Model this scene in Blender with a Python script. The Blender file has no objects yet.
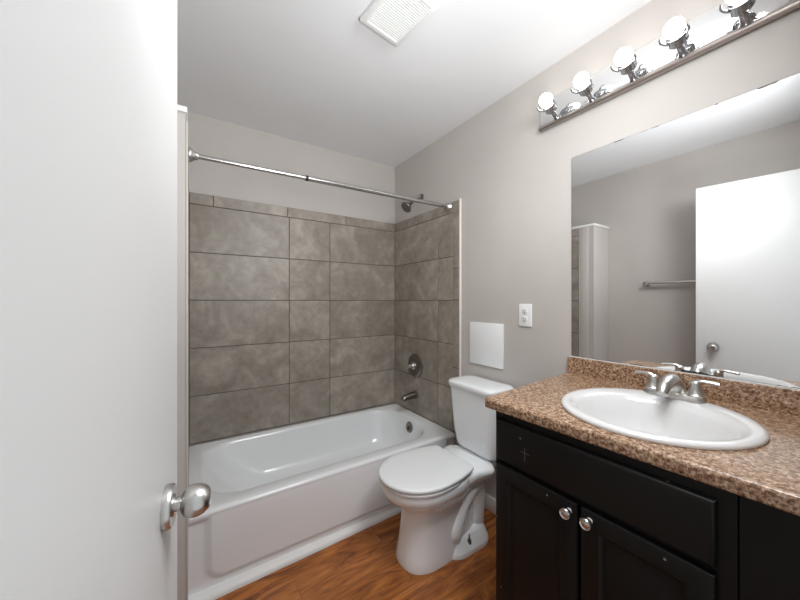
import bpy, bmesh, math, random
from mathutils import Vector, Matrix
random.seed(7)
PI = math.pi
S = bpy.context.scene
COL = S.collection

# ------------------------------------------------------------------ camera
FPX = 314.0
YAW = math.atan(210.0 / FPX)
H = 1.28
cam = bpy.data.cameras.new('camera')
cam.sensor_fit = 'HORIZONTAL'
cam.sensor_width = 36.0
cam.lens = 36.0 * FPX / 800.0
cam.shift_y = 1.0 / 800.0
cam.clip_start = 0.01
co = bpy.data.objects.new('camera', cam)
COL.objects.link(co)
co.location = (0, 0, H)
co.rotation_euler = (PI / 2, 0, -YAW)
S.camera = co

# ------------------------------------------------------------------ light
W = bpy.data.worlds.new('world')
S.world = W
W.use_nodes = True
W.node_tree.nodes['Background'].inputs[0].default_value = (0.93, 0.97, 1.0, 1)
W.node_tree.nodes['Background'].inputs[1].default_value = 0.75
pl = bpy.data.lights.new('doorway_portal', 'AREA')
pl.shape = 'RECTANGLE'
pl.size, pl.size_y = 0.82, 2.10
pl.cycles.is_portal = True
po = bpy.data.objects.new('doorway_portal', pl)
COL.objects.link(po)
po.location = (0.27, -0.15, 1.04)
po.rotation_euler = (PI / 2, 0, 0)   # shines towards +Y, into the room


def area_light(name, loc, aim, sx, sy, watts, spread=180):
    d = bpy.data.lights.new(name, 'AREA')
    d.shape = 'RECTANGLE'
    d.size, d.size_y = sx, sy
    d.energy = watts
    d.spread = math.radians(spread)
    d.color = (0.97, 0.99, 1.0)
    o = bpy.data.objects.new(name, d)
    COL.objects.link(o)
    o.location = loc
    o.rotation_euler = Vector(aim).to_track_quat('-Z', 'Y').to_euler()


# added fill lights, not lamps of the room, to even out the brightness
area_light('overhead_fill', (0.80, 0.30, 2.39), (0, 0.34, -1), 0.60, 0.50, 6.6, 125)
area_light('forward_fill', (0.75, 0.08, 2.20), (0, 1, -0.35), 0.60, 0.35, 11.5)
area_light('bounce_fill', (0.58, 0.05, 1.45), (0.05, 0.9, 0.75), 0.40, 0.40, 7.2, 120)
BULB = 9.5
S.view_settings.view_transform = 'Standard'
S.view_settings.look = 'None'
S.view_settings.exposure = 0.0
S.view_settings.gamma = 1.0
S.view_settings.use_curve_mapping = False
S.cycles.use_denoising = True
S.cycles.max_bounces = 12
S.cycles.diffuse_bounces = 8
S.cycles.glossy_bounces = 6
S.cycles.caustics_reflective = False
S.cycles.caustics_refractive = False


# ------------------------------------------------------------------ materials
def new_mat(name, col=(0.8, 0.8, 0.8), rough=0.5, metal=0.0, spec=0.5, coat=0.0):
    m = bpy.data.materials.new(name)
    m.use_nodes = True
    b = m.node_tree.nodes['Principled BSDF']
    b.inputs['Base Color'].default_value = (*col, 1)
    b.inputs['Roughness'].default_value = rough
    b.inputs['Metallic'].default_value = metal
    b.inputs['Specular IOR Level'].default_value = spec
    b.inputs['Coat Weight'].default_value = coat
    return m


class NT:
    def __init__(s, m):
        s.t = m.node_tree
        s.b = s.t.nodes['Principled BSDF']

    def n(s, typ, **kw):
        nd = s.t.nodes.new(typ)
        for k, v in kw.items():
            if k.startswith('i_'):
                nd.inputs[k[2:].replace('_', ' ')].default_value = v
            else:
                setattr(nd, k, v)
        return nd

    def l(s, a, b):
        s.t.links.new(a, b)

    def coords(s, scale=(1, 1, 1), rot=(0, 0, 0), loc=(0, 0, 0)):
        tc = s.n('ShaderNodeTexCoord')
        mp = s.n('ShaderNodeMapping')
        mp.inputs['Scale'].default_value = scale
        mp.inputs['Rotation'].default_value = rot
        mp.inputs['Location'].default_value = loc
        s.l(tc.outputs['Object'], mp.inputs['Vector'])
        return mp.outputs['Vector']

    def ramp(s, fac, stops, interp='LINEAR'):
        r = s.n('ShaderNodeValToRGB')
        cr = r.color_ramp
        cr.interpolation = interp
        while len(cr.elements) < len(stops):
            cr.elements.new(0.5)
        for e, (p, c) in zip(cr.elements, stops):
            e.position = p
            e.color = (*c, 1)
        s.l(fac, r.inputs['Fac'])
        return r.outputs['Color']

    def mix(s, fac, a, b, mode='MIX'):
        m = s.n('ShaderNodeMix', data_type='RGBA', blend_type=mode)
        for sock, v in ((m.inputs[0], fac), (m.inputs[6], a), (m.inputs[7], b)):
            if isinstance(v, (int, float)):
                sock.default_value = v
            elif isinstance(v, tuple):
                sock.default_value = (*v, 1)
            else:
                s.l(v, sock)
        return m.outputs[2]

    def bump(s, h, strength=0.2, dist=0.01):
        b = s.n('ShaderNodeBump')
        b.inputs['Strength'].default_value = strength
        b.inputs['Distance'].default_value = dist
        s.l(h, b.inputs['Height'])
        s.l(b.outputs['Normal'], s.b.inputs['Normal'])


def paint(name, col, rough, bump=0.05, vary=0.04, scale=90):
    m = new_mat(name, col, rough)
    t = NT(m)
    v = t.coords()
    n1 = t.n('ShaderNodeTexNoise', i_Scale=2.0, i_Detail=3.0)
    t.l(v, n1.inputs['Vector'])
    c = t.ramp(n1.outputs['Fac'], [(0.3, tuple(x * (1 - vary) for x in col)), (0.7, tuple(min(1, x * (1 + vary)) for x in col))])
    t.l(c, t.b.inputs['Base Color'])
    n2 = t.n('ShaderNodeTexNoise', i_Scale=float(scale), i_Detail=4.0)
    t.l(v, n2.inputs['Vector'])
    t.bump(n2.outputs['Fac'], bump, 0.004)
    return m


M = {}
M['wall'] = paint('taupe_paint', (0.545, 0.512, 0.485), 0.6, 0.08)
M['ceil'] = paint('ceiling_paint', (0.80, 0.81, 0.825), 0.8, 0.15, 0.02, 60)
M['door'] = paint('door_paint', (0.80, 0.80, 0.80), 0.45, 0.03, 0.015)
M['white'] = new_mat('white_plastic', (0.90, 0.91, 0.92), 0.4)
M['trim'] = new_mat('white_trim', (0.80, 0.79, 0.77), 0.35)
M['trimtile'] = new_mat('cream_bullnose', (0.78, 0.75, 0.70), 0.3)
M['enamel'] = new_mat('white_enamel', (0.81, 0.825, 0.84), 0.18, coat=0.3)
M['china'] = new_mat('vitreous_china', (0.86, 0.88, 0.895), 0.12, coat=0.4)
M['sinkchina'] = new_mat('sink_china', (0.72, 0.715, 0.715), 0.16, coat=0.3)
M['seat'] = new_mat('seat_plastic', (0.80, 0.81, 0.82), 0.3)
M['nickel'] = new_mat('brushed_nickel', (0.62, 0.61, 0.59), 0.28, 1.0)
M['dnickel'] = new_mat('dull_nickel', (0.25, 0.225, 0.20), 0.3, 1.0)
M['rail'] = new_mat('bar_rail_metal', (0.45, 0.40, 0.37), 0.35, 1.0)
M['chrome'] = new_mat('chrome', (0.78, 0.78, 0.78), 0.08, 1.0)
M['steel'] = new_mat('polished_steel', (0.66, 0.66, 0.66), 0.2, 1.0)
M['rodsteel'] = new_mat('rod_steel', (0.50, 0.49, 0.48), 0.22, 1.0)
M['cupmetal'] = new_mat('cup_metal', (0.42, 0.43, 0.45), 0.2, 1.0)
M['mirror'] = new_mat('mirror_glass', (0.90, 0.905, 0.905), 0.0, 1.0)
M['plate'] = new_mat('mirror_backplate', (0.92, 0.92, 0.92), 0.06, 1.0)
M['black'] = new_mat('dark_gap', (0.015, 0.014, 0.013), 0.7)
M['slot'] = new_mat('slot_grey', (0.12, 0.12, 0.12), 0.6)
M['caulk'] = new_mat('caulk', (0.78, 0.78, 0.77), 0.5)
M['scuff'] = new_mat('scuffed_paint', (0.075, 0.07, 0.066), 0.7)
M['desil'] = new_mat('desilvered', (0.03, 0.03, 0.03), 0.4)
M['vent'] = new_mat('vent_plastic', (0.82, 0.82, 0.81), 0.45)
M['mud'] = new_mat('bolt_metal', (0.22, 0.19, 0.16), 0.4, 1.0)

# frosted lit bulb
m = new_mat('lit_bulb', (0.9, 0.9, 0.9), 0.4)
m.node_tree.nodes['Principled BSDF'].inputs['Emission Color'].default_value = (1.0, 0.97, 0.93, 1)
m.node_tree.nodes['Principled BSDF'].inputs['Emission Strength'].default_value = BULB
M['bulb'] = m

# tile
m = new_mat('taupe_tile', (0.3, 0.27, 0.24), 0.38)
t = NT(m)
v = t.coords()
n1 = t.n('ShaderNodeTexNoise', i_Scale=4.5, i_Detail=7.0, i_Roughness=0.62, i_Distortion=0.8)
n2 = t.n('ShaderNodeTexNoise', i_Scale=22.0, i_Detail=5.0, i_Roughness=0.6)
at = t.n('ShaderNodeAttribute', attribute_name='tile_rand')
off = t.n('ShaderNodeVectorMath', operation='ADD')
sc_ = t.n('ShaderNodeVectorMath', operation='SCALE')
sc_.inputs[3].default_value = 9.0
t.l(at.outputs['Vector'], sc_.inputs[0])
t.l(v, off.inputs[0])
t.l(sc_.outputs[0], off.inputs[1])
t.l(off.outputs[0], n1.inputs['Vector'])
t.l(off.outputs[0], n2.inputs['Vector'])
c1 = t.ramp(n1.outputs['Fac'], [(0.32, (0.245, 0.211, 0.173)), (0.5, (0.315, 0.277, 0.234)), (0.66, (0.410, 0.366, 0.314))])
c2 = t.ramp(n2.outputs['Fac'], [(0.3, (0.84, 0.84, 0.84)), (0.7, (1.12, 1.12, 1.12))])
c = t.mix(1.0, c1, c2, 'MULTIPLY')
c3 = t.ramp(at.outputs['Fac'], [(0.0, (0.93, 0.93, 0.93)), (1.0, (1.06, 1.06, 1.06))])
c = t.mix(1.0, c, c3, 'MULTIPLY')
t.l(c, t.b.inputs['Base Color'])
t.bump(n2.outputs['Fac'], 0.06, 0.004)
M['tile'] = m
M['grout'] = new_mat('dark_grout', (0.085, 0.07, 0.058), 0.9)

# wood floor: planks along X
m = new_mat('wood_plank', (0.3, 0.13, 0.05), 0.33)
t = NT(m)
v = t.coords(loc=(0.37, 0.043, 0))
br = t.n('ShaderNodeTexBrick', offset=0.37, offset_frequency=2)
br.inputs['Scale'].default_value = 1.0
br.inputs['Brick Width'].default_value = 1.22
br.inputs['Row Height'].default_value = 0.135
br.inputs['Mortar Size'].default_value = 0.0009
br.inputs['Mortar Smooth'].default_value = 0.2
br.inputs['Color1'].default_value = (0.05, 0.05, 0.05, 1)
br.inputs['Color2'].default_value = (0.95, 0.95, 0.95, 1)
br.inputs['Mortar'].default_value = (0.5, 0.5, 0.5, 1)
t.l(v, br.inputs['Vector'])
sh = t.n('ShaderNodeVectorMath', operation='SCALE')
sh.inputs[3].default_value = 5.0
t.l(br.outputs['Color'], sh.inputs[0])
ad = t.n('ShaderNodeVectorMath', operation='ADD')
t.l(v, ad.inputs[0])
t.l(sh.outputs[0], ad.inputs[1])
mp = t.n('ShaderNodeMapping')
mp.inputs['Scale'].default_value = (1.2, 6.0, 1)
t.l(ad.outputs[0], mp.inputs['Vector'])
g1 = t.n('ShaderNodeTexNoise', i_Scale=2.0, i_Detail=6.0, i_Roughness=0.6, i_Distortion=2.4)
t.l(mp.outputs[0], g1.inputs['Vector'])
mp2 = t.n('ShaderNodeMapping')
mp2.inputs['Scale'].default_value = (5, 90, 1)
t.l(ad.outputs[0], mp2.inputs['Vector'])
g2 = t.n('ShaderNodeTexNoise', i_Scale=1.6, i_Detail=4.0, i_Roughness=0.6, i_Distortion=0.5)
t.l(mp2.outputs[0], g2.inputs['Vector'])
c1 = t.ramp(g1.outputs['Fac'], [(0.30, (0.11, 0.030, 0.006)), (0.42, (0.26, 0.080, 0.016)), (0.55, (0.40, 0.135, 0.028)), (0.70, (0.54, 0.205, 0.050))])
c2 = t.ramp(g2.outputs['Fac'], [(0.3, (0.72, 0.70, 0.68)), (0.65, (1.12, 1.12, 1.12))])
c = t.mix(1.0, c1, c2, 'MULTIPLY')
vk = t.n('ShaderNodeTexVoronoi', i_Scale=2.6)
t.l(v, vk.inputs['Vector'])
kn = t.ramp(vk.outputs['Distance'], [(0.03, (0.25, 0.2, 0.18)), (0.11, (1, 1, 1))])
c = t.mix(0.75, c, kn, 'MULTIPLY')
c = t.mix(br.outputs['Fac'], c, (0.09, 0.03, 0.010))
t.l(c, t.b.inputs['Base Color'])
t.bump(g2.outputs['Fac'], 0.05, 0.003)
M['wood'] = m

# granite-pattern laminate
m = new_mat('granite_laminate', (0.4, 0.3, 0.22), 0.22)
t = NT(m)
v = t.coords()
n1 = t.n('ShaderNodeTexNoise', i_Scale=135.0, i_Detail=4.0, i_Roughness=0.6, i_Distortion=0.6)
n2 = t.n('ShaderNodeTexNoise', i_Scale=75.0, i_Detail=3.0, i_Roughness=0.6)
vo = t.n('ShaderNodeTexVoronoi', i_Scale=230.0)
for q in (n1, n2, vo):
    t.l(v, q.inputs['Vector'])
c1 = t.ramp(n1.outputs['Fac'], [(0.28, (0.05, 0.030, 0.020)), (0.40, (0.20, 0.100, 0.055)), (0.50, (0.38, 0.235, 0.145)), (0.60, (0.54, 0.400, 0.285)), (0.70, (0.68, 0.57, 0.46))])
c2 = t.ramp(n2.outputs['Fac'], [(0.34, (0.5, 0.42, 0.36)), (0.55, (1.0, 1.0, 1.0))])
c = t.mix(0.7, c1, c2, 'MULTIPLY')
c3 = t.ramp(vo.outputs['Color'], [(0.0, (0.70, 0.68, 0.66)), (1.0, (1.2, 1.18, 1.15))])
c = t.mix(0.8, c, c3, 'MULTIPLY')
t.l(c, t.b.inputs['Base Color'])
M['granite'] = m

# black cabinet paint with small chips
m = new_mat('black_cabinet', (0.010, 0.0095, 0.009), 0.45, spec=0.22)
t = NT(m)
v = t.coords()
vo = t.n('ShaderNodeTexVoronoi', i_Scale=13.0)
t.l(v, vo.inputs['Vector'])
chip = t.ramp(vo.outputs['Distance'], [(0.036, (1, 1, 1)), (0.048, (0, 0, 0))])
n = t.n('ShaderNodeTexNoise', i_Scale=3.0, i_Detail=2.0)
t.l(v, n.inputs['Vector'])
base = t.ramp(n.outputs['Fac'], [(0.3, (0.005, 0.0047, 0.0044)), (0.7, (0.009, 0.0083, 0.0078))])
t.l(t.mix(chip, base, (0.20, 0.18, 0.16)), t.b.inputs['Base Color'])
M['cab'] = m

# ------------------------------------------------------------------ mesh helpers
ORIG = {}


def finish(name, bm, mat, parent=None, origin=None, smooth=35, kind=None):
    """link ONE mesh object; verts are given in world coordinates"""
    if parent is not None:
        base = ORIG[parent.name]
    elif origin is not None:
        base = Vector(origin)
    else:
        base = Vector((0, 0, 0))
    bmesh.ops.recalc_face_normals(bm, faces=bm.faces[:])
    if parent is None and origin is not None or parent is not None:
        c = base if parent is None else base
    vs = [v.co.copy() for v in bm.verts]
    # a child gets its own origin at its bounding-box centre
    if parent is not None:
        lo = Vector((min(v[i] for v in vs) for i in range(3)))
        hi = Vector((max(v[i] for v in vs) for i in range(3)))
        own = (lo + hi) / 2
    else:
        own = base
    for v in bm.verts:
        v.co -= own
    me = bpy.data.meshes.new(name)
    bm.to_mesh(me)
    bm.free()
    mats = mat if isinstance(mat, (list, tuple)) else [mat]
    for mm in mats:
        me.materials.append(mm)
    if smooth:
        for p in me.polygons:
            p.use_smooth = True
        me.set_sharp_from_angle(angle=math.radians(smooth))
    o = bpy.data.objects.new(name, me)
    COL.objects.link(o)
    if parent is not None:
        o.parent = parent
        o.location = own - base
    else:
        o.location = own
    ORIG[o.name] = own.copy()
    if kind:
        o['kind'] = kind
    return o


def thing(name, loc, label, cat, group=None):
    o = bpy.data.objects.new(name, None)
    o.empty_display_size = 0.05
    COL.objects.link(o)
    o.location = loc
    ORIG[o.name] = Vector(loc)
    tag(o, label, cat, group)
    return o


def tag(o, label, cat, group=None):
    o['label'] = label
    o['category'] = cat
    if group:
        o['group'] = group
    return o


def B():
    return bmesh.new()


def box(bm, x0, x1, y0, y1, z0, z1, bev=0.0, seg=2, mat=0):
    r = bmesh.ops.create_cube(bm, size=1.0)
    vs = r['verts']
    for v in vs:
        v.co = Vector(((x0 + x1) / 2 + v.co.x * (x1 - x0), (y0 + y1) / 2 + v.co.y * (y1 - y0), (z0 + z1) / 2 + v.co.z * (z1 - z0)))
    fs = list({f for v in vs for f in v.link_faces})
    if bev:
        es = list({e for v in vs for e in v.link_edges})
        rr = bmesh.ops.bevel(bm, geom=es, offset=bev, segments=seg, profile=0.5, affect='EDGES')
        vs = list({v for f in rr['faces'] for v in f.verts} | {v for v in vs if v.is_valid})
    return [v for v in vs if v.is_valid]


def prism(bm, pts, z0, z1):
    lo = [bm.verts.new((x, y, z0)) for x, y in pts]
    hi = [bm.verts.new((x, y, z1)) for x, y in pts]
    n = len(pts)
    bm.faces.new(lo[::-1])
    bm.faces.new(hi)
    for i in range(n):
        bm.faces.new((lo[i], lo[(i + 1) % n], hi[(i + 1) % n], hi[i]))
    return lo + hi


def loft(bm, loops, cap0=True, cap1=True, close=True):
    rows = [[bm.verts.new(p) for p in lp] for lp in loops]
    n = len(rows[0])
    for a, b in zip(rows, rows[1:]):
        rng = range(n) if close else range(n - 1)
        for i in rng:
            bm.faces.new((a[i], a[(i + 1) % n], b[(i + 1) % n], b[i]))
    if cap0:
        bm.faces.new(rows[0][::-1])
    if cap1:
        bm.faces.new(rows[-1])
    return rows


def frame(d):
    d = Vector(d).normalized()
    up = Vector((0, 0, 1)) if abs(d.z) < 0.9 else Vector((0, 1, 0))
    a = d.cross(up).normalized()
    return d, a, a.cross(d).normalized()


def lathe(bm, prof, org, axis, n=32, sx=1.0, sy=1.0):
    """prof: list of (radius, height along axis)"""
    d, a, b = frame(axis)
    org = Vector(org)
    loops = []
    for r, h in prof:
        r = max(r, 1e-5)
        loops.append([org + d * h + a * (r * sx * math.cos(2 * PI * i / n)) + b * (r * sy * math.sin(2 * PI * i / n)) for i in range(n)])
    loft(bm, loops)


def smoothpath(pts, sub=8):
    P = [Vector(p) for p in pts]
    out = []
    for i in range(len(P) - 1):
        p0 = P[max(i - 1, 0)]
        p1, p2 = P[i], P[i + 1]
        p3 = P[min(i + 2, len(P) - 1)]
        for k in range(sub):
            u = k / sub
            out.append(0.5 * ((2 * p1) + (-p0 + p2) * u + (2 * p0 - 5 * p1 + 4 * p2 - p3) * u * u + (-p0 + 3 * p1 - 3 * p2 + p3) * u ** 3))
    out.append(P[-1])
    return out


def tube(bm, pts, rad, n=16, flat=1.0, up=(0, 0, 1), sub=8):
    """swept tube; rad is a number or one radius per control point; flat squashes along 'up'"""
    ctrl = len(pts)
    path = smoothpath(pts, sub) if sub > 1 else [Vector(p) for p in pts]
    loops = []
    for i, p in enumerate(path):
        tdir = (path[min(i + 1, len(path) - 1)] - path[max(i - 1, 0)]).normalized()
        a = tdir.cross(Vector(up))
        if a.length < 1e-4:
            a = tdir.cross(Vector((1, 0, 0)))
        a.normalize()
        b = a.cross(tdir).normalized()
        if isinstance(rad, (list, tuple)):
            u = i / (len(path) - 1) * (ctrl - 1)
            k = min(int(u), ctrl - 2)
            r = rad[k] + (rad[k + 1] - rad[k]) * (u - k)
        else:
            r = rad
        loops.append([p + a * (r * math.cos(2 * PI * j / n)) + b * (r * flat * math.sin(2 * PI * j / n)) for j in range(n)])
    loft(bm, loops)


def rrect(cx, cy, hx, hy, r, z, n=12):
    """rounded rectangle loop, 4*(n+1) points"""
    r = min(r, hx * 0.999, hy * 0.999)
    out = []
    for k, (sx, sy) in enumerate(((1, 1), (-1, 1), (-1, -1), (1, -1))):
        for i in range(n + 1):
            a = k * PI / 2 + i / n * PI / 2
            out.append(Vector((cx + sx * (hx - r) + r * math.cos(a), cy + sy * (hy - r) + r * math.sin(a), z)))
    return out


def lerp(a, b, u):
    return a + (b - a) * u


# ------------------------------------------------------------------ room shell
XR = 1.530          # right wall face
CEIL = 2.479
XL = -0.30          # left wall face
YF = -0.06          # doorway wall, room face


def tile_y(x):      # face of the tiled back wall (slightly out of square)
    return 2.389 - 0.0184 * x


bm = B()
box(bm, XL - 0.1, XR + 0.1, YF - 0.14, 2.52, -0.06, 0.0)
finish('floor', bm, M['wood'], smooth=0, kind='structure')
bm = B()
box(bm, XL - 0.1, XR + 0.1, YF - 0.14, 2.52, CEIL, CEIL + 0.06)
finish('ceiling', bm, M['ceil'], smooth=0, kind='structure')

bm = B()
prism(bm, [(XL - 0.1, 2.52), (XL - 0.1, tile_y(XL) + 0.009), (XR, tile_y(XR) + 0.009), (XR, 2.52)], 0, CEIL)
wall_back = finish('wall_back', bm, M['wall'], smooth=0, kind='structure')
bm = B()
box(bm, XR, XR + 0.1, YF - 0.14, 2.52, 0, CEIL)
wall_right = finish('wall_right', bm, M['wall'], smooth=0, kind='structure')
bm = B()
box(bm, XL - 0.1, XL, YF - 0.14, 2.40, 0, CEIL)
wall_left = finish('wall_left', bm, M['wall'], smooth=0, kind='structure')
# doorway wall, behind the camera
bm = B()
DX0, DX1, DZ = -0.14, 0.68, 2.12
box(bm, XL, DX0, YF - 0.14, YF, 0, CEIL)
box(bm, DX1, XR, YF - 0.14, YF, 0, CEIL)
box(bm, DX0, DX1, YF - 0.14, YF, DZ, CEIL)
finish('wall_front', bm, M['wall'], smooth=0, kind='structure')

# part-height boxed wall at the left end of the tub
WX, WY, WZ = -0.014, 1.40, 1.970
bm = B()
prism(bm, [(XL, WY), (WX, WY), (WX, tile_y(0) + 0.008), (XL, tile_y(XL) + 0.008)], 0, WZ)
wing = finish('wall_wing', bm, M['wall'], smooth=0, kind='structure')
bm = B()
box(bm, XL, WX + 0.006, WY - 0.012, tile_y(0), WZ, WZ + 0.021, 0.003)
finish('trim_1', bm, M['trim'], kind='structure')

# ---- tiles
JZ = [0.371, 0.672, 0.978, 1.285, 1.591, 1.897, 1.972]
JW = 0.0042


def tilepanel(name, parent, cells, to_world, back_poly):
    """cells: (u0,u1,z0,z1) in wall coordinates; to_world(u, depth, z)"""
    bm = B()
    lay = bm.faces.layers.float.new('tile_rand')
    for (u0, u1, z0, z1) in cells:
        g = JW / 2
        u0, u1, z0, z1 = u0 + g, u1 - g, z0 + g, z1 - g
        b = 0.0012
        r = random.random()
        loops = []
        for ins, dep in ((0, 0.009), (0, b), (b, 0.0)):
            loops.append([to_world(u0 + ins, dep, z0 + ins), to_world(u1 - ins, dep, z0 + ins), to_world(u1 - ins, dep, z1 - ins), to_world(u0 + ins, dep, z1 - ins)])
        before = set(bm.faces)
        loft(bm, loops, cap0=False)
        for f in bm.faces:
            if f not in before:
                f[lay] = r
                f.material_index = 0
    f0 = len(bm.faces)
    us0, us1, zs0, zs1 = back_poly
    fr = [to_world(us0, 0.0022, zs0), to_world(us1, 0.0022, zs0), to_world(us1, 0.0022, zs1), to_world(us0, 0.0022, zs1)]
    bk = [to_world(us0, 0.0085, zs0), to_world(us1, 0.0085, zs0), to_world(us1, 0.0085, zs1), to_world(us0, 0.0085, zs1)]
    before = set(bm.faces)
    loft(bm, [bk, fr])
    for f in bm.faces:
        if f not in before:
            f.material_index = 1
    return finish(name, bm, [M['tile'], M['grout']], parent, smooth=0)


cells = []
for a, b in zip(JZ[:-2], JZ[1:-1]):
    for u0, u1 in ((-0.004, 0.609), (0.609, 0.920), (0.920, 1.522)):
        cells.append((u0, u1, a, b))
cu = [-0.004, 0.127, 0.597, 1.056, 1.522]
for u0, u1 in zip(cu, cu[1:]):
    cells.append((u0, u1, JZ[-2], JZ[-1]))
tilepanel('tile_panel', wall_back, cells, lambda u, d, z: Vector((u, tile_y(u) + d, z)), (-0.003, 1.5215, 0.37, 1.970))

TX = 1.522
cells = []
for a, b in zip(JZ[:-2], JZ[1:-1]):
    cells.append((1.775, 2.3605, a, b))
    cells.append((1.615, 1.775, a, b))
for u0, u1 in ((1.615, 2.006), (2.006, 2.3605)):
    cells.append((u0, u1, JZ[-2], JZ[-1]))
zs = [0.371, 0.819, 1.287, 1.507, 1.972]
for a, b in zip(zs, zs[1:]):
    cells.append((1.552, 1.615, a, b))
tilepanel('tile_panel', wall_right, cells, lambda u, d, z: Vector((TX + d, u, z)), (1.552, 2.3605, 0.37, 1.970))

cells = []
for a, b in zip(JZ[:-2], JZ[1:-1]):
    cells.append((1.53, 1.80, a, b))
    cells.append((1.80, 2.385, a, b))
cells.append((1.53, 2.0, JZ[-2], 1.968))
cells.append((2.0, 2.385, JZ[-2], 1.968))
tilepanel('tile_panel', wing, cells, lambda u, d, z: Vector((WX + 0.0088 - d, u, z)), (1.53, 2.386, 0.37, 1.965))

# cream bullnose strip closing the tiled area on the right wall
bm = B()
box(bm, TX - 0.004, XR, 1.537, 1.5515, 0.02, 1.976, 0.003)
finish('trim_2', bm, M['trimtile'], kind='structure')
# same on the wing
bm = B()
box(bm, WX, WX + 0.008, 1.445, 1.529, 0.0, 1.968, 0.003)
finish('trim_3', bm, M['wall'], kind='structure')

# baseboards
bm = B()
box(bm, XR - 0.014, XR, 0.745, 1.536, 0.0, 0.088, 0.004)
finish('baseboard_right', bm, M['trim'], kind='structure')
bm = B()
box(bm, XL, XL + 0.014, YF, WY, 0.0, 0.088, 0.004)
finish('baseboard_left', bm, M['trim'], kind='structure')
# shoe moulding and caulk along the tub foot
bm = B()
nseg = 24
loops = []
for i in range(nseg + 1):
    x = lerp(-0.0135, 1.522, i / nseg)
    y1 = 1.605
    y0 = lerp(1.557, 1.585, i / nseg) + random.uniform(-0.0015, 0.0015)
    y1 = max(y1, y0 + 0.01)
    loops.append([Vector((x, y1, 0)), Vector((x, y0, 0)), Vector((x, y0 + 0.001, 0.010)), Vector((x, y0 + 0.007, 0.020)), Vector((x, y0 + 0.018, 0.027)), Vector((x, y1, 0.030))])
loft(bm, loops)
finish('trim_4', bm, M['caulk'], kind='structure')

# ------------------------------------------------------------------ door (open towards the room, hinged behind at left)
DF = Vector((-0.0190, 0.705, 0))      # free edge, room-side face
DD = Vector((-0.150, -0.9887, 0)).normalized()   # towards the hinge
DN = Vector((0.9887, -0.150, 0)).normalized()    # room-side normal


def dw(along, out, z):
    return DF + DD * along + DN * out + Vector((0, 0, z))


bm = B()
vs = box(bm, 0, 0.70, -0.035, 0, 0.012, 2.10, 0.002)
for v in bm.verts:
    v.co = dw(v.co.x, v.co.y, v.co.z)
door = finish('door_1', bm, M['door'], origin=dw(0.35, -0.018, 0), kind='structure')
KA, KZ = 0.090, 0.956
for sgn, off in ((1, 0.0), (-1, -0.035)):
    kp = dw(KA, off, KZ)
    ax = DN * sgn
    bm = B()
    lathe(bm, [(0.0, 0.010), (0.0105, 0.010), (0.0105, 0.021), (0.0145, 0.0225), (0.020, 0.026), (0.0235, 0.032), (0.0243, 0.039), (0.0237, 0.046), (0.0205, 0.054), (0.0155, 0.060), (0.0120, 0.061), (0.0115, 0.0585), (0.0, 0.0585)], kp, ax, 40)
    knob = finish('door_knob', bm, M['nickel'], door)
    bm = B()
    lathe(bm, [(0.0, -0.0005), (0.0320, -0.0005), (0.0325, 0.006), (0.0310, 0.010), (0.030, 0.0115), (0.024, 0.010), (0.017, 0.0105), (0.014, 0.014), (0.0, 0.014)], kp, ax, 40)
    finish('rose', bm, M['nickel'], knob)
    bm = B()
    lathe(bm, [(0.0, 0.057), (0.0075, 0.057), (0.0075, 0.0605), (0.006, 0.0615), (0.0, 0.0615)], kp, ax, 24)
    finish('lock_button', bm, M['dnickel'], knob)

# ------------------------------------------------------------------ bathtub
TUBX0, TUBX1 = -0.0128, 1.5215
RIM = 0.369


def front_y(x):
    return lerp(1.591, 1.588, x / 1.525)


def warp(v):
    """square tub -> slightly out-of-square alcove"""
    u = (v.y - 1.59) / 0.78
    x = v.x
    y0, y1 = front_y(x), tile_y(x) - 0.001
    v.y = y0 + (y1 - y0) * u


tub = thing('bathtub', (0.76, 1.98, 0), 'white enamel alcove bathtub set against the taupe tiled back wall', 'bathtub')
bm = B()
cx, cy = 0.762, 1.98
def tl(x0, x1, y0, y1, r, z, n=14):
    return rrect((x0 + x1) / 2, (y0 + y1) / 2, (x1 - x0) / 2, (y1 - y0) / 2, r, z, n)
loops = [
    tl(TUBX0, TUBX1, 1.596, 2.37, 0.004, 0.335),
    tl(TUBX0, TUBX1, 1.590, 2.37, 0.004, 0.350),
    tl(TUBX0, TUBX1, 1.592, 2.37, 0.006, 0.361),
    tl(TUBX0 + 0.002, TUBX1 - 0.002, 1.602, 2.366, 0.012, RIM - 0.001),
    tl(TUBX0 + 0.02, TUBX1 - 0.02, 1.620, 2.345, 0.03, RIM - 0.001),
    tl(0.040, 1.428, 1.676, 2.318, 0.19, RIM - 0.003),
    tl(0.052, 1.420, 1.688, 2.310, 0.19, RIM - 0.009),
    tl(0.064, 1.414, 1.698, 2.304, 0.19, RIM - 0.024),
    tl(0.110, 1.404, 1.712, 2.290, 0.19, 0.28),
    tl(0.175, 1.386, 1.728, 2.272, 0.19, 0.20),
    tl(0.235, 1.362, 1.745, 2.252, 0.18, 0.145),
    tl(0.275, 1.325, 1.765, 2.232, 0.17, 0.116),
    tl(0.330, 1.285, 1.795, 2.202, 0.15, 0.104),
    tl(0.430, 1.200, 1.850, 2.150, 0.12, 0.100),
    tl(0.60, 1.05, 1.93, 2.06, 0.06, 0.098),
]
loft(bm, loops, cap0=False)
for v in bm.verts:
    warp(v.co)
finish('basin', bm, M['enamel'], tub, smooth=60)
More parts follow.
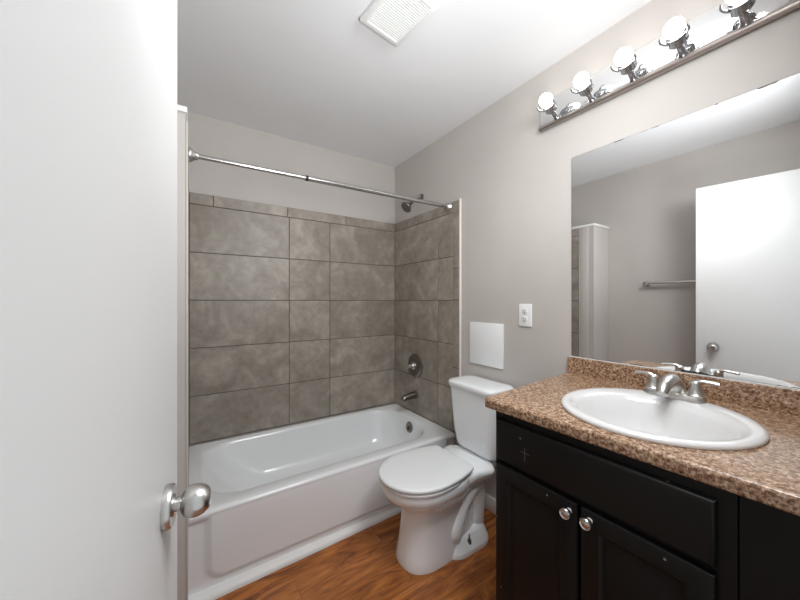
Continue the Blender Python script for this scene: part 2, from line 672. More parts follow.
# apron: height field with a raised panel
bm = B()
NX, NZ = 110, 44
def apron_out(x, z):
    # signed distance to a rounded rectangle
    px0, px1, pz0, pz1, r = 0.058, 1.46, 0.060, 0.42, 0.065
    ccx, ccz = (px0 + px1) / 2, (pz0 + pz1) / 2
    qx = abs(x - ccx) - (px1 - px0) / 2 + r
    qz = abs(z - ccz) - (pz1 - pz0) / 2 + r
    d = math.hypot(max(qx, 0), max(qz, 0)) + min(max(qx, qz), 0) - r
    u = min(1, max(0, (-d + 0.002) / 0.016))
    return 0.015 * u * u * (3 - 2 * u)
grid = []
for j in range(NZ + 1):
    z = lerp(0.004, 0.345, j / NZ)
    row = []
    for i in range(NX + 1):
        x = lerp(TUBX0, TUBX1, i / NX)
        lean = lerp(0.004, 0.0, j / NZ)
        y = front_y(x) + 0.016 - apron_out(x, z) - lean
        if z > 0.325:
            y = lerp(y, front_y(x) + 0.002, (z - 0.325) / 0.02)
        row.append(bm.verts.new((x, y, z)))
    grid.append(row)
for j in range(NZ):
    for i in range(NX):
        bm.faces.new((grid[j][i], grid[j][i + 1], grid[j + 1][i + 1], grid[j + 1][i]))
# give the sheet its thickness
ext = bmesh.ops.extrude_face_region(bm, geom=bm.faces[:])
for g in ext['geom']:
    if isinstance(g, bmesh.types.BMVert):
        g.co.y = front_y(g.co.x) + 0.03
finish('apron', bm, M['enamel'], tub, smooth=60)
bm = B()
lathe(bm, [(0, 0), (0.040, 0), (0.042, 0.004), (0.036, 0.010), (0.014, 0.012), (0, 0.012)], (1.411, 1.975, 0.306), (-1, 0, 0.12), 28)
ov = finish('overflow_plate', bm, M['dnickel'], tub)
bm = B()
box(bm, 1.385, 1.401, 1.970, 1.980, 0.289, 0.314, 0.002)
finish('overflow_lever', bm, M['dnickel'], ov)
bm = B()
lathe(bm, [(0, 0), (0.030, 0), (0.031, 0.003), (0.022, 0.004), (0.014, 0.001), (0, 0.001)], (1.20, 1.985, 0.100), (0, 0, 1), 28)
finish('drain', bm, M['nickel'], tub)

# ------------------------------------------------------------------ toilet (faces -X, tank against the right wall)
TY = 1.262
toilet = thing('toilet', (1.12, TY, 0), 'white two-piece toilet with closed lid between tub and vanity', 'toilet')


def egg(xf, xb, xm, hw, z, n=56, pb=2.6, pf=2.0):
    out = []
    for i in range(n):
        a = 2 * PI * i / n
        c, s_ = math.cos(a), math.sin(a)
        if c >= 0:   # front half (towards -X)
            p = pf
            x = xm - (xm - xf) * abs(c) ** (2 / p)
            y = hw * math.copysign(abs(s_) ** (2 / p), s_)
        else:
            p = pb
            x = xm + (xb - xm) * abs(c) ** (2 / p)
            y = hw * math.copysign(abs(s_) ** (2 / p), s_)
        out.append(Vector((x, TY + y, z)))
    return out


bm = B()
loft(bm, [
    egg(0.848, 1.325, 1.00, 0.118, 0.0, pb=2.4, pf=2.5),
    egg(0.846, 1.325, 1.00, 0.119, 0.012, pb=2.4, pf=2.5),
    egg(0.853, 1.325, 1.00, 0.113, 0.05, pb=2.4, pf=2.4),
    egg(0.864, 1.325, 1.00, 0.108, 0.12, pb=2.4, pf=2.3),
    egg(0.872, 1.325, 1.00, 0.106, 0.19, pb=2.4, pf=2.2),
    egg(0.876, 1.320, 1.00, 0.107, 0.24, pb=2.4, pf=2.1),
    egg(0.870, 1.320, 1.00, 0.112, 0.270, pb=2.4),
    egg(0.850, 1.300, 1.00, 0.126, 0.293, pb=2.6),
    egg(0.815, 1.260, 0.99, 0.148, 0.313, pb=3),
    egg(0.782, 1.230, 0.98, 0.169, 0.336, pb=3),
    egg(0.766, 1.22, 0.97, 0.180, 0.365, pb=3),
    egg(0.764, 1.22, 0.97, 0.182, 0.385, pb=3),
    egg(0.768, 1.22, 0.97, 0.180, 0.396, pb=3),
    egg(0.785, 1.20, 0.97, 0.165, 0.400, pb=3),
])
# deck behind the seat, widening out to the tank
def deckloop(x, hw, z0, z1, r=0.02):
    return [Vector((x, TY + y, z)) for y, z in ((-hw + r, z1), (hw - r, z1), (hw - r * .3, z1 - r * .3), (hw, z1 - r), (hw * .96, z0 + r), (hw * .9, z0), (-hw * .9, z0), (-hw * .96, z0 + r), (-hw, z1 - r), (-hw + r * .3, z1 - r * .3))]
loft(bm, [deckloop(1.08, 0.155, 0.33, 0.400), deckloop(1.16, 0.150, 0.335, 0.402), deckloop(1.23, 0.152, 0.345, 0.404), deckloop(1.275, 0.166, 0.350, 0.405), deckloop(1.305, 0.174, 0.352, 0.405), deckloop(1.325, 0.172, 0.352, 0.405), deckloop(1.340, 0.160, 0.352, 0.405), deckloop(1.360, 0.120, 0.352, 0.405), deckloop(1.44, 0.110, 0.352, 0.405), deckloop(1.45, 0.100, 0.358, 0.40)])
# trapway bulge on both sides
for sg in (-1, 1):
    o = sg * 0.074
    tube(bm, [(1.115, TY + o * .9, 0.06), (1.115, TY + o * 1.12, 0.105), (1.135, TY + o * 1.1, 0.15), (1.185, TY + o * .95, 0.21), (1.24, TY + o * .9, 0.272), (1.30, TY + o * .9, 0.315)], [0.038, 0.045, 0.042, 0.040, 0.046, 0.05], n=20)
    tube(bm, [(1.18, TY + o * .5, 0.26), (1.26, TY + o * .8, 0.300), (1.300, TY + o * .8, 0.285), (1.315, TY + o * .7, 0.20), (1.315, TY + o * .6, 0.10), (1.31, TY + o * .6, 0.03)], [0.05, 0.052, 0.05, 0.048, 0.05, 0.052], n=20)
# foot
loft(bm, [rrect(1.210 + dx, TY, hx, hy, rr, z, 10) for dx, hx, hy, rr, z in ((0, 0.160, 0.146, 0.10, 0.0), (0, 0.160, 0.146, 0.10, 0.016), (0, 0.157, 0.142, 0.10, 0.024), (0.002, 0.152, 0.108, 0.088, 0.066), (0.002, 0.147, 0.100, 0.08, 0.073), (0, 0.12, 0.07, 0.06, 0.078))])
finish('bowl', bm, M['china'], toilet, smooth=50)
bm = B()
loft(bm, [egg(0.760, 1.185, 0.96, 0.184, 0.4015), egg(0.756, 1.19, 0.96, 0.188, 0.406), egg(0.757, 1.19, 0.96, 0.187, 0.414), egg(0.766, 1.18, 0.96, 0.180, 0.418)])
finish('seat', bm, M['seat'], toilet, smooth=50)
def lidloop(g, z, n=40, m=10):
    xf, xb, xm, hw = 0.752 + g, 1.205 - g, 0.965, 0.190 - g
    L_ = (xb - xm) / math.sqrt(1 - 0.74 ** 2)
    half = []
    for i in range(n + 1):          # tip -> widest
        a = i / n * PI / 2
        half.append((xm - (xm - xf) * math.cos(a), hw * math.sin(a)))
    for i in range(1, m + 1):       # widest -> back corner
        x = lerp(xm, xb - 0.008, i / m)
        half.append((x, hw * math.sqrt(max(0, 1 - ((x - xm) / L_) ** 2))))
    yb = half[-1][1]
    half.append((xb - 0.002, yb - 0.004))
    half.append((xb, yb - 0.012))
    return [Vector((x, TY + y, z)) for x, y in half] + [Vector((x, TY - y, z)) for x, y in half[:0:-1]]
bm = B()
loft(bm, [lidloop(0.005, 0.4205), lidloop(0.0, 0.425), lidloop(0.0, 0.434), lidloop(0.004, 0.4385), lidloop(0.012, 0.4405), lidloop(0.06, 0.442)])
finish('lid', bm, M['seat'], toilet, smooth=50)
for sg in (-1, 1):
    bm = B()
    box(bm, 1.185, 1.222, TY + sg * 0.075 - 0.018, TY + sg * 0.075 + 0.018, 0.404, 0.430, 0.006, 3)
    finish('hinge', bm, M['seat'], toilet)
# tank
TKY = 1.265
def tk(x0, hw, z, r=0.04):
    x1 = 1.502
    return rrect((x0 + x1) / 2, TKY, (x1 - x0) / 2, hw, r, z, 8)
bm = B()
loft(bm, [tk(1.362, 0.125, 0.406, .05), tk(1.350, 0.140, 0.412, .05), tk(1.340, 0.150, 0.43, .05), tk(1.325, 0.158, 0.52, .05), tk(1.310, 0.167, 0.70, .05), tk(1.304, 0.170, 0.772, .05)])
finish('tank', bm, M['china'], toilet, smooth=50)
def tlid(g, z, r=0.05):
    """lid with a bowed front edge"""
    x0, x1, hw = 1.284 + g, 1.508 - g * .5, 0.181 - g
    lp = rrect((x0 + x1) / 2, TKY, (x1 - x0) / 2, hw, r, z, 8)
    for v in lp:
        if v.x < (x0 + x1) / 2:
            v.x += 0.018 * ((v.y - TKY) / hw) ** 2
    return lp
bm = B()
loft(bm, [tlid(0.012, 0.7725), tlid(0.003, 0.775), tlid(0.0, 0.785), tlid(0.0, 0.796), tlid(0.004, 0.803), tlid(0.014, 0.806), tlid(0.05, 0.808)])
finish('tank_lid', bm, M['china'], toilet, smooth=50)
for sg in (-1, 1):
    bm = B()
    by = TY + sg * 0.121
    lathe(bm, [(0, 0.030), (0.011, 0.030), (0.011, 0.056), (0.0, 0.057)], (1.19, by, 0), (0, 0, 1), 14)
    lathe(bm, [(0, 0.055), (0.0065, 0.055), (0.0065, 0.062), (0.003, 0.062), (0.003, 0.084), (0, 0.084)], (1.19, by, 0), (0, 0, 1), 6)
    finish('floor_bolt', bm, M['mud'], toilet)

# ------------------------------------------------------------------ vanity cabinet
CX = 0.900
CT = 0.898
vanity = thing('vanity_cabinet', (1.2, 0.435, 0), 'black two-door vanity cabinet with a false drawer front under the sink', 'cabinet')
bm = B()
box(bm, CX + 0.02, XR - 0.004, 0.145, 0.160, 0.0, CT)
box(bm, CX + 0.02, XR - 0.004, 0.720, 0.735, 0.0, CT)
box(bm, CX + 0.02, XR - 0.004, 0.160, 0.720, 0.10, 0.115)
box(bm, XR - 0.012, XR - 0.004, 0.160, 0.720, 0.115, CT)
box(bm, CX + 0.07, CX + 0.085, 0.160, 0.720, 0.0, 0.10)
finish('carcass', bm, M['cab'], vanity, smooth=0)
bm = B()
box(bm, CX, CX + 0.02, 0.145, 0.185, 0.10, CT, 0.001)
box(bm, CX, CX + 0.02, 0.690, 0.735, 0.10, CT, 0.001)
box(bm, CX, CX + 0.02, 0.185, 0.690, 0.858, CT, 0.001)
box(bm, CX, CX + 0.02, 0.185, 0.690, 0.705, 0.755, 0.001)
box(bm, CX, CX + 0.02, 0.185, 0.690, 0.10, 0.15, 0.001)
box(bm, CX, CX + 0.02, 0.42, 0.46, 0.15, 0.705, 0.001)
finish('face_frame', bm, M['cab'], vanity, smooth=0)


def slab(y0, y1, z0, z1, bev=0.006):
    bm = B()
    box(bm, CX - 0.018, CX - 0.0005, y0, y1, z0, z1)
    es = [e for e in bm.edges if all(v.co.x < CX - 0.01 for v in e.verts)]
    bmesh.ops.bevel(bm, geom=es, offset=bev, segments=3, profile=0.6, affect='EDGES')
    return bm


def panel_door(y0, y1, z0, z1):
    bm = B()
    s_ = 0.052
    xf, xb = CX - 0.019, CX - 0.0005
    def rc(ins, x):
        return [Vector((x, y0 + ins, z0 + ins)), Vector((x, y1 - ins, z0 + ins)), Vector((x, y1 - ins, z1 - ins)), Vector((x, y0 + ins, z1 - ins))]
    loft(bm, [rc(0, xb), rc(0, xf + 0.006), rc(0.002, xf + 0.002), rc(0.006, xf), rc(s_ - 0.006, xf), rc(s_, xf + 0.004), rc(s_ + 0.003, xf + 0.009), rc(s_ + 0.010, xf + 0.009), rc(s_ + 0.032, xf + 0.003), rc(s_ + 0.036, xf + 0.002)])
    return bm


drawer = finish('false_drawer_front', slab(0.173, 0.721, 0.737, 0.873, 0.009), M['cab'], vanity, smooth=40)
bm = B()
xs = CX - 0.0186
box(bm, xs, xs + 0.001, 0.6065, 0.6090, 0.770, 0.814)
box(bm, xs, xs + 0.001, 0.591, 0.6230, 0.796, 0.7985)
finish('scratch_mark', bm, M['scuff'], drawer, smooth=0)['label'] = 'pale cross-shaped scratch'
for (y0, y1, ky, kz) in ((0.445, 0.721, 0.466, 0.695), (0.173, 0.437, 0.412, 0.698)):
    d_ = finish('door', panel_door(y0, y1, 0.125, 0.722), M['cab'], vanity, smooth=30)
    bm = B()
    kx = CX - 0.019
    lathe(bm, [(0, -0.001), (0.0085, -0.001), (0.0085, 0.002), (0.006, 0.005), (0.006, 0.012), (0.0115, 0.016), (0.0155, 0.0205), (0.0155, 0.025), (0.0135, 0.028), (0.0120, 0.0275), (0.0110, 0.0262), (0.0080, 0.0275), (0.0, 0.029)], (kx, ky, kz), (-1, 0, 0), 28)
    finish('knob', bm, M['steel'], d_)['label'] = 'round brushed metal knob'

# plain black panel closing the run to the right of the vanity
bm = B()
box(bm, CX - 0.001, CX + 0.019, YF + 0.003, 0.1425, 0.10, CT, 0.001)
box(bm, CX + 0.07, CX + 0.085, YF + 0.003, 0.1425, 0.0, 0.10)
tag(finish('filler_panel', bm, M['cab'], origin=(CX, 0.04, 0), smooth=0), 'plain flat black cabinet panel to the right of the vanity doors', 'cabinet panel')

# ------------------------------------------------------------------ countertop with an oval cut-out
ZC = 0.936
SKX, SKY, SA, SB = 1.170, 0.374, 0.252, 0.237     # sink centre, semi-axes in X and Y
A0 = (0.874, 0.762)          # front-left corner
A1 = (XR - 0.002, 0.812)     # rear-left corner
A2 = (XR - 0.002, YF + 0.002)
A3 = (0.891, YF + 0.002)
poly = [A0, A1, A2, A3]
counter = thing('countertop', (1.2, 0.36, ZC - 0.036), 'brown speckled granite-look countertop with a low backsplash on the black cabinet', 'countertop')


def ray_poly(ox, oy, a):
    dx, dy = math.cos(a), math.sin(a)
    best = None
    for i in range(4):
        (x1, y1), (x2, y2) = poly[i], poly[(i + 1) % 4]
        ex, ey = x2 - x1, y2 - y1
        den = dx * ey - dy * ex
        if abs(den) < 1e-9:
            continue
        tt = ((x1 - ox) * ey - (y1 - oy) * ex) / den
        uu = ((x1 - ox) * dy - (y1 - oy) * dx) / den
        if tt > 0 and -1e-6 <= uu <= 1 + 1e-6 and (best is None or tt < best):
            best = tt
    return ox + dx * best, oy + dy * best


angs = sorted([2 * PI * i / 72 for i in range(72)] + [math.atan2(p[1] - SKY, p[0] - SKX) % (2 * PI) for p in poly])
bm = B()
hx, hy = SA - 0.028, SB - 0.028
def ringpts(z):
    inn = [Vector((SKX + hx * math.cos(a), SKY + hy * math.sin(a), z)) for a in angs]
    out = [Vector((*ray_poly(SKX, SKY, a), z)) for a in angs]
    return inn, out
it, ot = ringpts(ZC)
ib, ob = ringpts(ZC - 0.036)
loft(bm, [it, ot, ob, ib, it], False, False)
bmesh.ops.remove_doubles(bm, verts=bm.verts[:], dist=1e-5)
def online(p, a, b):
    ax, ay = a; bx, by = b
    l_ = math.hypot(bx - ax, by - ay)
    return abs((p.x - ax) * (by - ay) - (p.y - ay) * (bx - ax)) / l_ < 1e-4
es = [e for e in bm.edges if all(v.co.z > ZC - 0.001 and online(v.co, A3, A0) for v in e.verts)]
es2 = [e for e in bm.edges if all(v.co.z < ZC - 0.03 and online(v.co, A3, A0) for v in e.verts)]
bmesh.ops.bevel(bm, geom=es, offset=0.010, segments=4, profile=0.5, affect='EDGES')
es2 = [e for e in es2 if e.is_valid]
bmesh.ops.bevel(bm, geom=es2, offset=0.007, segments=3, profile=0.5, affect='EDGES')
finish('slab', bm, M['granite'], counter, smooth=40)
bm = B()
BST = 1.013
prism(bm, [(XR - 0.021, 0.808), (XR - 0.001, 0.808), (XR - 0.001, YF + 0.003), (XR - 0.021, YF + 0.003)], ZC - 0.0005, BST)
es = [e for e in bm.edges if all(v.co.z > BST - 0.001 and v.co.x < XR - 0.015 for v in e.verts)]
bmesh.ops.bevel(bm, geom=es, offset=0.004, segments=3, profile=0.5, affect='EDGES')
bs = finish('backsplash', bm, M['granite'], counter, smooth=40)
bm = B()
box(bm, XR - 0.014, XR - 0.0055, YF + 0.004, 0.805, BST - 0.0005, BST + 0.003, 0.001)
finish('caulk_bead', bm, M['caulk'], bs)['label'] = 'white caulk bead along the top'

# ------------------------------------------------------------------ sink
sink = thing('sink', (SKX, SKY, ZC), 'white oval drop-in sink set into the speckled countertop', 'sink')
bm = B()
def el(fx, fy, z, dx=0.0, n=72):
    return [Vector((SKX + dx + fx * math.cos(2 * PI * i / n), SKY + fy * math.sin(2 * PI * i / n), z)) for i in range(n)]
loft(bm, [
    el(SA - 0.030, SB - 0.030, ZC - 0.03),
    el(SA - 0.030, SB - 0.030, ZC + 0.001),
    el(SA, SB, ZC + 0.001),
    el(SA + 0.001, SB + 0.001, ZC + 0.006),
    el(SA - 0.002, SB - 0.002, ZC + 0.011),
    el(SA - 0.010, SB - 0.010, ZC + 0.0145),
    el(SA - 0.022, SB - 0.022, ZC + 0.0145),
    el(SA - 0.055, SB - 0.030, ZC + 0.0125, -0.024),
    el(SA - 0.068, SB - 0.042, ZC + 0.006, -0.027),
    el(SA - 0.080, SB - 0.055, ZC - 0.010, -0.028),
    el(SA - 0.092, SB - 0.070, ZC - 0.050, -0.028),
    el(SA - 0.110, SB - 0.092, ZC - 0.100, -0.026),
    el(SA - 0.150, SB - 0.135, ZC - 0.135, -0.022),
    el(0.05, 0.05, ZC - 0.142, -0.015),
    el(0.024, 0.024, ZC - 0.146, -0.015),
], cap0=False)
finish('basin', bm, M['sinkchina'], sink, smooth=60)
bm = B()
lathe(bm, [(0, 0), (0.022, 0), (0.023, 0.003), (0.017, 0.004), (0.014, 0.001), (0, 0.003)], (SKX - 0.015, SKY, ZC - 0.1465), (0, 0, 1), 24)
finish('drain', bm, M['nickel'], sink)

# ------------------------------------------------------------------ faucet
FX, FY, FZ = 1.385, 0.375, ZC + 0.0146
faucet = thing('faucet', (FX, FY, FZ), 'brushed nickel two-handle faucet on the back rim of the sink', 'faucet')
bm = B()
loft(bm, [rrect(FX, FY, 0.027, 0.083, 0.026, FZ, 8), rrect(FX, FY, 0.027, 0.083, 0.026, FZ + 0.010, 8), rrect(FX, FY, 0.024, 0.080, 0.023, FZ + 0.016, 8), rrect(FX, FY, 0.015, 0.07, 0.014, FZ + 0.019, 8)])
finish('base_plate', bm, M['nickel'], faucet, smooth=45)
bm = B()
tube(bm, [(FX + 0.008, FY, FZ + 0.010), (FX + 0.004, FY, FZ + 0.035), (FX - 0.014, FY, FZ + 0.056), (FX - 0.050, FY, FZ + 0.060), (FX - 0.090, FY, FZ + 0.045), (FX - 0.110, FY, FZ + 0.026)], [0.034, 0.029, 0.024, 0.021, 0.018, 0.015], n=22, up=(0, 1, 0))
finish('spout', bm, M['nickel'], faucet, smooth=60)
for sg in (1, -1):
    hy_ = FY + sg * 0.057
    bm = B()
    lathe(bm, [(0, 0), (0.024, 0), (0.0245, 0.006), (0.021, 0.010), (0.0175, 0.022), (0.0135, 0.036), (0.0145, 0.041), (0.0135, 0.047), (0.008, 0.051), (0, 0.0515)], (FX, hy_, FZ + 0.015), (0, 0, 1), 28)
    hd = finish('handle', bm, M['nickel'], faucet, smooth=45)
    bm = B()
    tube(bm, [(FX, hy_ - sg * 0.006, FZ + 0.056), (FX + 0.001, hy_ + sg * 0.010, FZ + 0.0665), (FX + 0.003, hy_ + sg * 0.032, FZ + 0.067), (FX + 0.005, hy_ + sg * 0.055, FZ + 0.064)], [0.010, 0.0085, 0.008, 0.0095], n=16, flat=0.6)
    finish('lever', bm, M['nickel'], hd, smooth=60)

# ------------------------------------------------------------------ mirror
MZ0, MZ1, MY0, MY1 = BST + 0.0035, 1.967, -0.04, 0.796
mirror = thing('mirror', (XR, 0.38, MZ0), 'large frameless wall mirror above the vanity backsplash', 'mirror')
bm = B()
box(bm, XR - 0.0055, XR - 0.0005, MY0, MY1, MZ0, MZ1)
for v in bm.verts:   # glued on slightly out of true
    if v.co.x < XR - 0.003:
        pass
finish('glass', bm, M['mirror'], mirror, smooth=0)
def ragged(z, up, wmax, burst=None):
    bm = B()
    rows = []
    y = MY0
    w = 0.001
    while y < MY1:
        if random.random() < 0.3:
            w = random.choice((0.0003, 0.0005, random.uniform(0.001, wmax)))
        ww = w * random.uniform(0.8, 1.2)
        if burst and burst[0] < y < burst[1]:
            ww = random.uniform(0.005, 0.009)
        rows.append([Vector((XR - 0.0054, y, z)), Vector((XR - 0.0060, y, z)), Vector((XR - 0.0060, y, z + up * ww)), Vector((XR - 0.0054, y, z + up * ww))])
        y += random.uniform(0.004, 0.010)
    loft(bm, rows)
    finish('worn_edge', bm, M['desil'], mirror, smooth=0)['label'] = 'ragged black line where the silvering has worn away'
ragged(MZ1, -1, 0.0042)
ragged(MZ0, 1, 0.0035, (0.315, 0.39))

# ------------------------------------------------------------------ vanity light bar
LY0, LY1, LZ0, LZ1 = 0.04, 0.955, 2.166, 2.305
fix = thing('vanity_light', (XR, 0.5, LZ0), 'mirrored light bar with five lit bulbs in clawed cups above the mirror', 'light fixture')
bm = B()
box(bm, XR - 0.014, XR - 0.001, LY0, LY1, LZ0 + 0.004, LZ1, 0.004, 2)
finish('backplate', bm, M['plate'], fix)
bm = B()
tube(bm, [(XR - 0.014, LY0, LZ0 + 0.006), (XR - 0.014, LY1, LZ0 + 0.006)], 0.0125, n=16, sub=1)
finish('rail', bm, M['rail'], fix)
ax = Vector((-math.cos(math.radians(28)), 0, math.sin(math.radians(28))))
d_, a_, b_ = frame(ax)
for ly in (0.862, 0.698, 0.538, 0.383, 0.226):
    p0 = Vector((XR - 0.013, ly, LZ0 + 0.022))
    bm = B()
    lathe(bm, [(0, 0), (0.018, 0), (0.016, 0.006), (0.0115, 0.012), (0.0115, 0.044), (0.022, 0.049), (0.029, 0.057), (0.029, 0.086), (0.0265, 0.086), (0.0265, 0.060), (0.0, 0.056)], p0, ax, 28)
    cup = finish('cup', bm, M['cupmetal'], fix, smooth=40)
    for k in range(3):
        an = math.radians(90 + 120 * k)
        rd = a_ * math.cos(an) + b_ * math.sin(an)
        base = p0 + ax * 0.076
        bm = B()
        tube(bm, [base + rd * 0.028, base + rd * 0.037 + ax * 0.009, base + rd * 0.045 + ax * 0.023, base + rd * 0.044 + ax * 0.039], [0.0052, 0.0045, 0.004, 0.0034], n=8, up=tuple(ax.cross(rd)), sub=5)
        finish('claw', bm, M['cupmetal'], cup, smooth=60)
    bm = B()
    lathe(bm, [(0, 0.058), (0.013, 0.058), (0.013, 0.078), (0.018, 0.086), (0.026, 0.096), (0.030, 0.108), (0.030, 0.118), (0.026, 0.130), (0.017, 0.139), (0.007, 0.1425), (0, 0.143)], p0, ax, 28)
    finish('bulb', bm, M['bulb'], fix, smooth=60)['label'] = 'frosted white lit bulb'

# ------------------------------------------------------------------ shower curtain rod
RY = 1.643
rod = thing('curtain_rod', (0.76, RY, 1.91), 'polished steel shower curtain rod spanning above the tub', 'curtain rod')
P0, P1 = Vector((-0.0045, RY, 1.916)), Vector((TX - 0.001, RY + 0.006, 1.944))
def rp(u):
    return P0.lerp(P1, u)
bm = B()
tube(bm, [rp(0.006), rp(0.345)], 0.0105, n=20, sub=1)
finish('inner_tube', bm, M['rodsteel'], rod)
bm = B()
tube(bm, [rp(0.338), rp(0.994)], 0.0128, n=20, sub=1)
finish('outer_tube', bm, M['rodsteel'], rod)
bm = B()
tube(bm, [rp(0.334), rp(0.342)], 0.0138, n=20, sub=1)
finish('lock_ring', bm, M['black'], rod)
for e, dr in ((P0, 1), (P1, -1)):
    bm = B()
    lathe(bm, [(0, 0), (0.031, 0), (0.032, 0.004), (0.028, 0.011), (0.019, 0.020), (0.0155, 0.034), (0, 0.034)], e, (P1 - P0) * dr, 28)
    finish('flange', bm, M['nickel'], rod, smooth=45)

# ------------------------------------------------------------------ shower head, valve, spout on the right tiled wall
sh_ = thing('wall_shower', (XR, 1.98, 2.10), 'small bell-shaped shower head on a short arm above the tiles', 'shower head')
bm = B()
lathe(bm, [(0, 0), (0.027, 0), (0.026, 0.005), (0.014, 0.010), (0, 0.011)], (XR - 0.0005, 1.98, 2.105), (-1, 0, 0), 24)
finish('wall_flange', bm, M['dnickel'], sh_)
bm = B()
tube(bm, [(XR - 0.002, 1.98, 2.105), (XR - 0.04, 1.98, 2.100), (XR - 0.075, 1.98, 2.075), (XR - 0.095, 1.98, 2.045)], 0.0085, n=14)
finish('arm', bm, M['nickel'], sh_)
bm = B()
hp, hd_ = Vector((XR - 0.092, 1.98, 2.050)), Vector((-0.75, 0, -0.66))
lathe(bm, [(0, 0), (0.012, 0), (0.013, 0.012), (0.011, 0.018), (0.014, 0.028), (0.026, 0.045), (0.044, 0.070), (0.046, 0.077), (0.044, 0.081), (0.041, 0.079), (0, 0.074)], hp, hd_, 28)
hb = finish('spray_bell', bm, M['dnickel'], sh_, smooth=45)
bm = B()
lathe(bm, [(0, 0.0745), (0.039, 0.0792), (0.038, 0.0805), (0, 0.0805)], hp, hd_, 24)
finish('spray_face', bm, M['slot'], hb)

vl = thing('shower_valve', (TX, 2.05, 0.76), 'round nickel shower valve with a knob handle on the side tiles', 'shower valve')
bm = B()
vc = Vector((TX, 2.047, 0.757))
lathe(bm, [(0, 0), (0.095, 0), (0.096, 0.003), (0.089, 0.011), (0.068, 0.016), (0.038, 0.019), (0.0, 0.019)], vc, (-1, 0, 0), 40)
finish('trim_plate', bm, M['dnickel'], vl, smooth=45)
bm = B()
lathe(bm, [(0, 0.015), (0.030, 0.015), (0.029, 0.030), (0.022, 0.036), (0.018, 0.045), (0.019, 0.060), (0.016, 0.068), (0, 0.070)], vc, (-1, 0, 0), 28)
hdl = finish('handle', bm, M['nickel'], vl, smooth=45)
bm = B()
tube(bm, [vc + Vector((-0.055, 0, 0)), vc + Vector((-0.060, 0.020, -0.012)), vc + Vector((-0.066, 0.050, -0.022))], [0.009, 0.008, 0.007], n=12)
finish('lever', bm, M['nickel'], hdl)

sp = thing('tub_spout', (TX, 2.05, 0.51), 'nickel tub spout on the side tiles below the valve', 'tub spout')
bm = B()
tube(bm, [(TX + 0.0, 2.047, 0.520), (TX - 0.035, 2.047, 0.520), (TX - 0.085, 2.047, 0.514), (TX - 0.115, 2.047, 0.505), (TX - 0.128, 2.047, 0.490)], [0.030, 0.028, 0.025, 0.023, 0.018], n=22)
finish('spout_body', bm, M['dnickel'], sp, smooth=60)
bm = B()
lathe(bm, [(0, 0), (0.034, 0), (0.034, 0.005), (0.030, 0.008), (0, 0.008)], (TX, 2.047, 0.520), (-1, 0, 0), 24)
finish('collar', bm, M['dnickel'], sp)

# ------------------------------------------------------------------ wall plates
bm = B()
box(bm, XR - 0.010, XR - 0.0005, 1.192, 1.455, 0.880, 1.144, 0.002)
ap = finish('access_panel', bm, M['white'], origin=(XR, 1.32, 0.88))
tag(ap, 'blank square white access panel on the wall above the toilet tank', 'access panel')
outlet = thing('wall_outlet', (XR, 1.048, 1.20), 'small white electrical outlet plate on the wall left of the mirror', 'outlet')
bm = B()
box(bm, XR - 0.007, XR - 0.0005, 1.008, 1.088, 1.140, 1.264, 0.004, 3)
cov = finish('cover_plate', bm, M['white'], outlet)
for zc in (1.223, 1.181):
    bm = B()
    lathe(bm, [(0, 0), (0.0165, 0), (0.0165, 0.0025), (0.015, 0.0035), (0, 0.0035)], (XR - 0.0068, 1.048, zc), (-1, 0, 0), 24)
    rc_ = finish('socket', bm, M['trim'], outlet)
    for yy, hh in ((1.054, 0.008), (1.042, 0.0065)):
        bm = B()
        box(bm, XR - 0.0109, XR - 0.0102, yy - 0.0012, yy + 0.0012, zc + 0.001, zc + 0.001 + hh)
        finish('slot', bm, M['slot'], rc_, smooth=0)
    bm = B()
    lathe(bm, [(0, 0), (0.0025, 0), (0.0025, 0.0006), (0, 0.0006)], (XR - 0.0102, 1.048, zc - 0.007), (-1, 0, 0), 10)
    finish('ground_hole', bm, M['slot'], rc_, smooth=0)

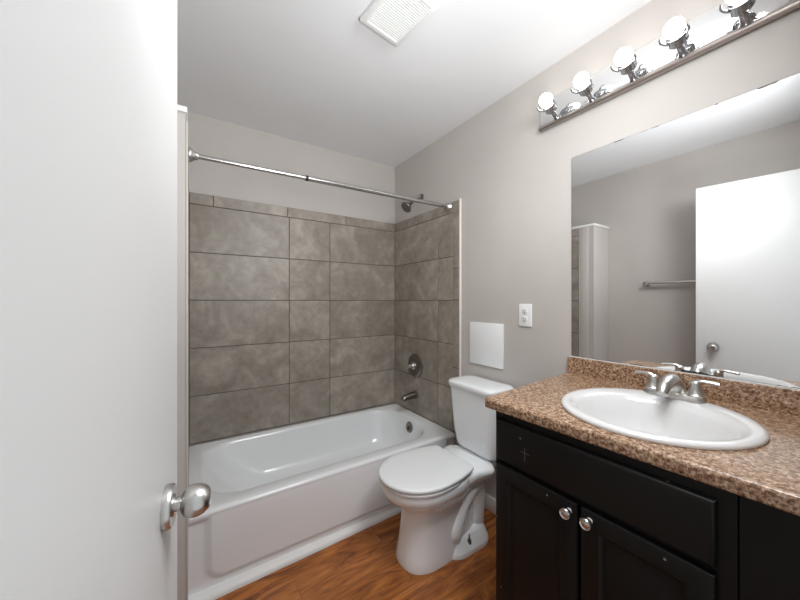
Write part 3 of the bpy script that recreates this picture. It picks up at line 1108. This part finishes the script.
# ------------------------------------------------------------------ ceiling vent
vent = thing('ceiling_vent', (0.72, 1.10, CEIL), 'square white louvred exhaust vent on the ceiling', 'vent')
VB = Vector((0.594, 1.192, CEIL))
VU = Vector((0.208, 0.028, 0)).normalized()
VV = Vector((0.033, -0.263, 0)).normalized()
LU, LV = 0.2075, 0.260
def vw(u, v, d):
    return VB + VU * u + VV * v + Vector((0, 0, -d))
bm = B()
fr = 0.024
def vr(ins, d):
    return [vw(ins, ins, d), vw(LU - ins, ins, d), vw(LU - ins, LV - ins, d), vw(ins, LV - ins, d)]
loft(bm, [vr(fr, 0.004), vr(0.004, 0.0005), vr(0.0, 0.004), vr(0.0, 0.018), vr(0.003, 0.023), vr(0.008, 0.025), vr(fr - 0.002, 0.025), vr(fr, 0.023), vr(fr, 0.004)], False, False)
bmesh.ops.remove_doubles(bm, verts=bm.verts[:], dist=1e-6)
finish('vent_frame', bm, M['vent'], vent, smooth=30)
bm = B()
ns = 21
for k in range(ns):
    v0 = lerp(fr, LV - fr, (k + 0.12) / ns)
    v1 = lerp(fr, LV - fr, (k + 0.72) / ns)
    loft(bm, [[vw(u, v0, 0.016), vw(u, v0 + 0.001, 0.024), vw(u, v1, 0.022), vw(u, v1, 0.015)] for u in (fr - 0.002, LU - fr + 0.002)])
finish('louvre', bm, M['vent'], vent, smooth=0)
bm = B()
loft(bm, [vr(fr + 0.0005, 0.002), vr(fr + 0.0005, 0.006)])
finish('housing', bm, M['slot'], vent, smooth=0)

# ------------------------------------------------------------------ towel bar on the left wall (seen in the mirror)
tb = thing('towel_bar', (XL, 0.78, 1.43), 'slim metal towel bar on the left wall, seen in the mirror', 'towel bar')
bm = B()
tube(bm, [(XL + 0.050, 0.48, 1.435), (XL + 0.050, 1.10, 1.435)], 0.012, n=14, sub=1)
finish('bar', bm, M['steel'], tb)
for yy in (0.50, 1.085):
    bm = B()
    lathe(bm, [(0, 0.0005), (0.022, 0.0005), (0.022, 0.008), (0.014, 0.014), (0.011, 0.04), (0.0145, 0.044), (0.0145, 0.062), (0, 0.064)], (XL, yy, 1.435), (1, 0, 0), 20)
    finish('bracket', bm, M['steel'], tb, smooth=45)
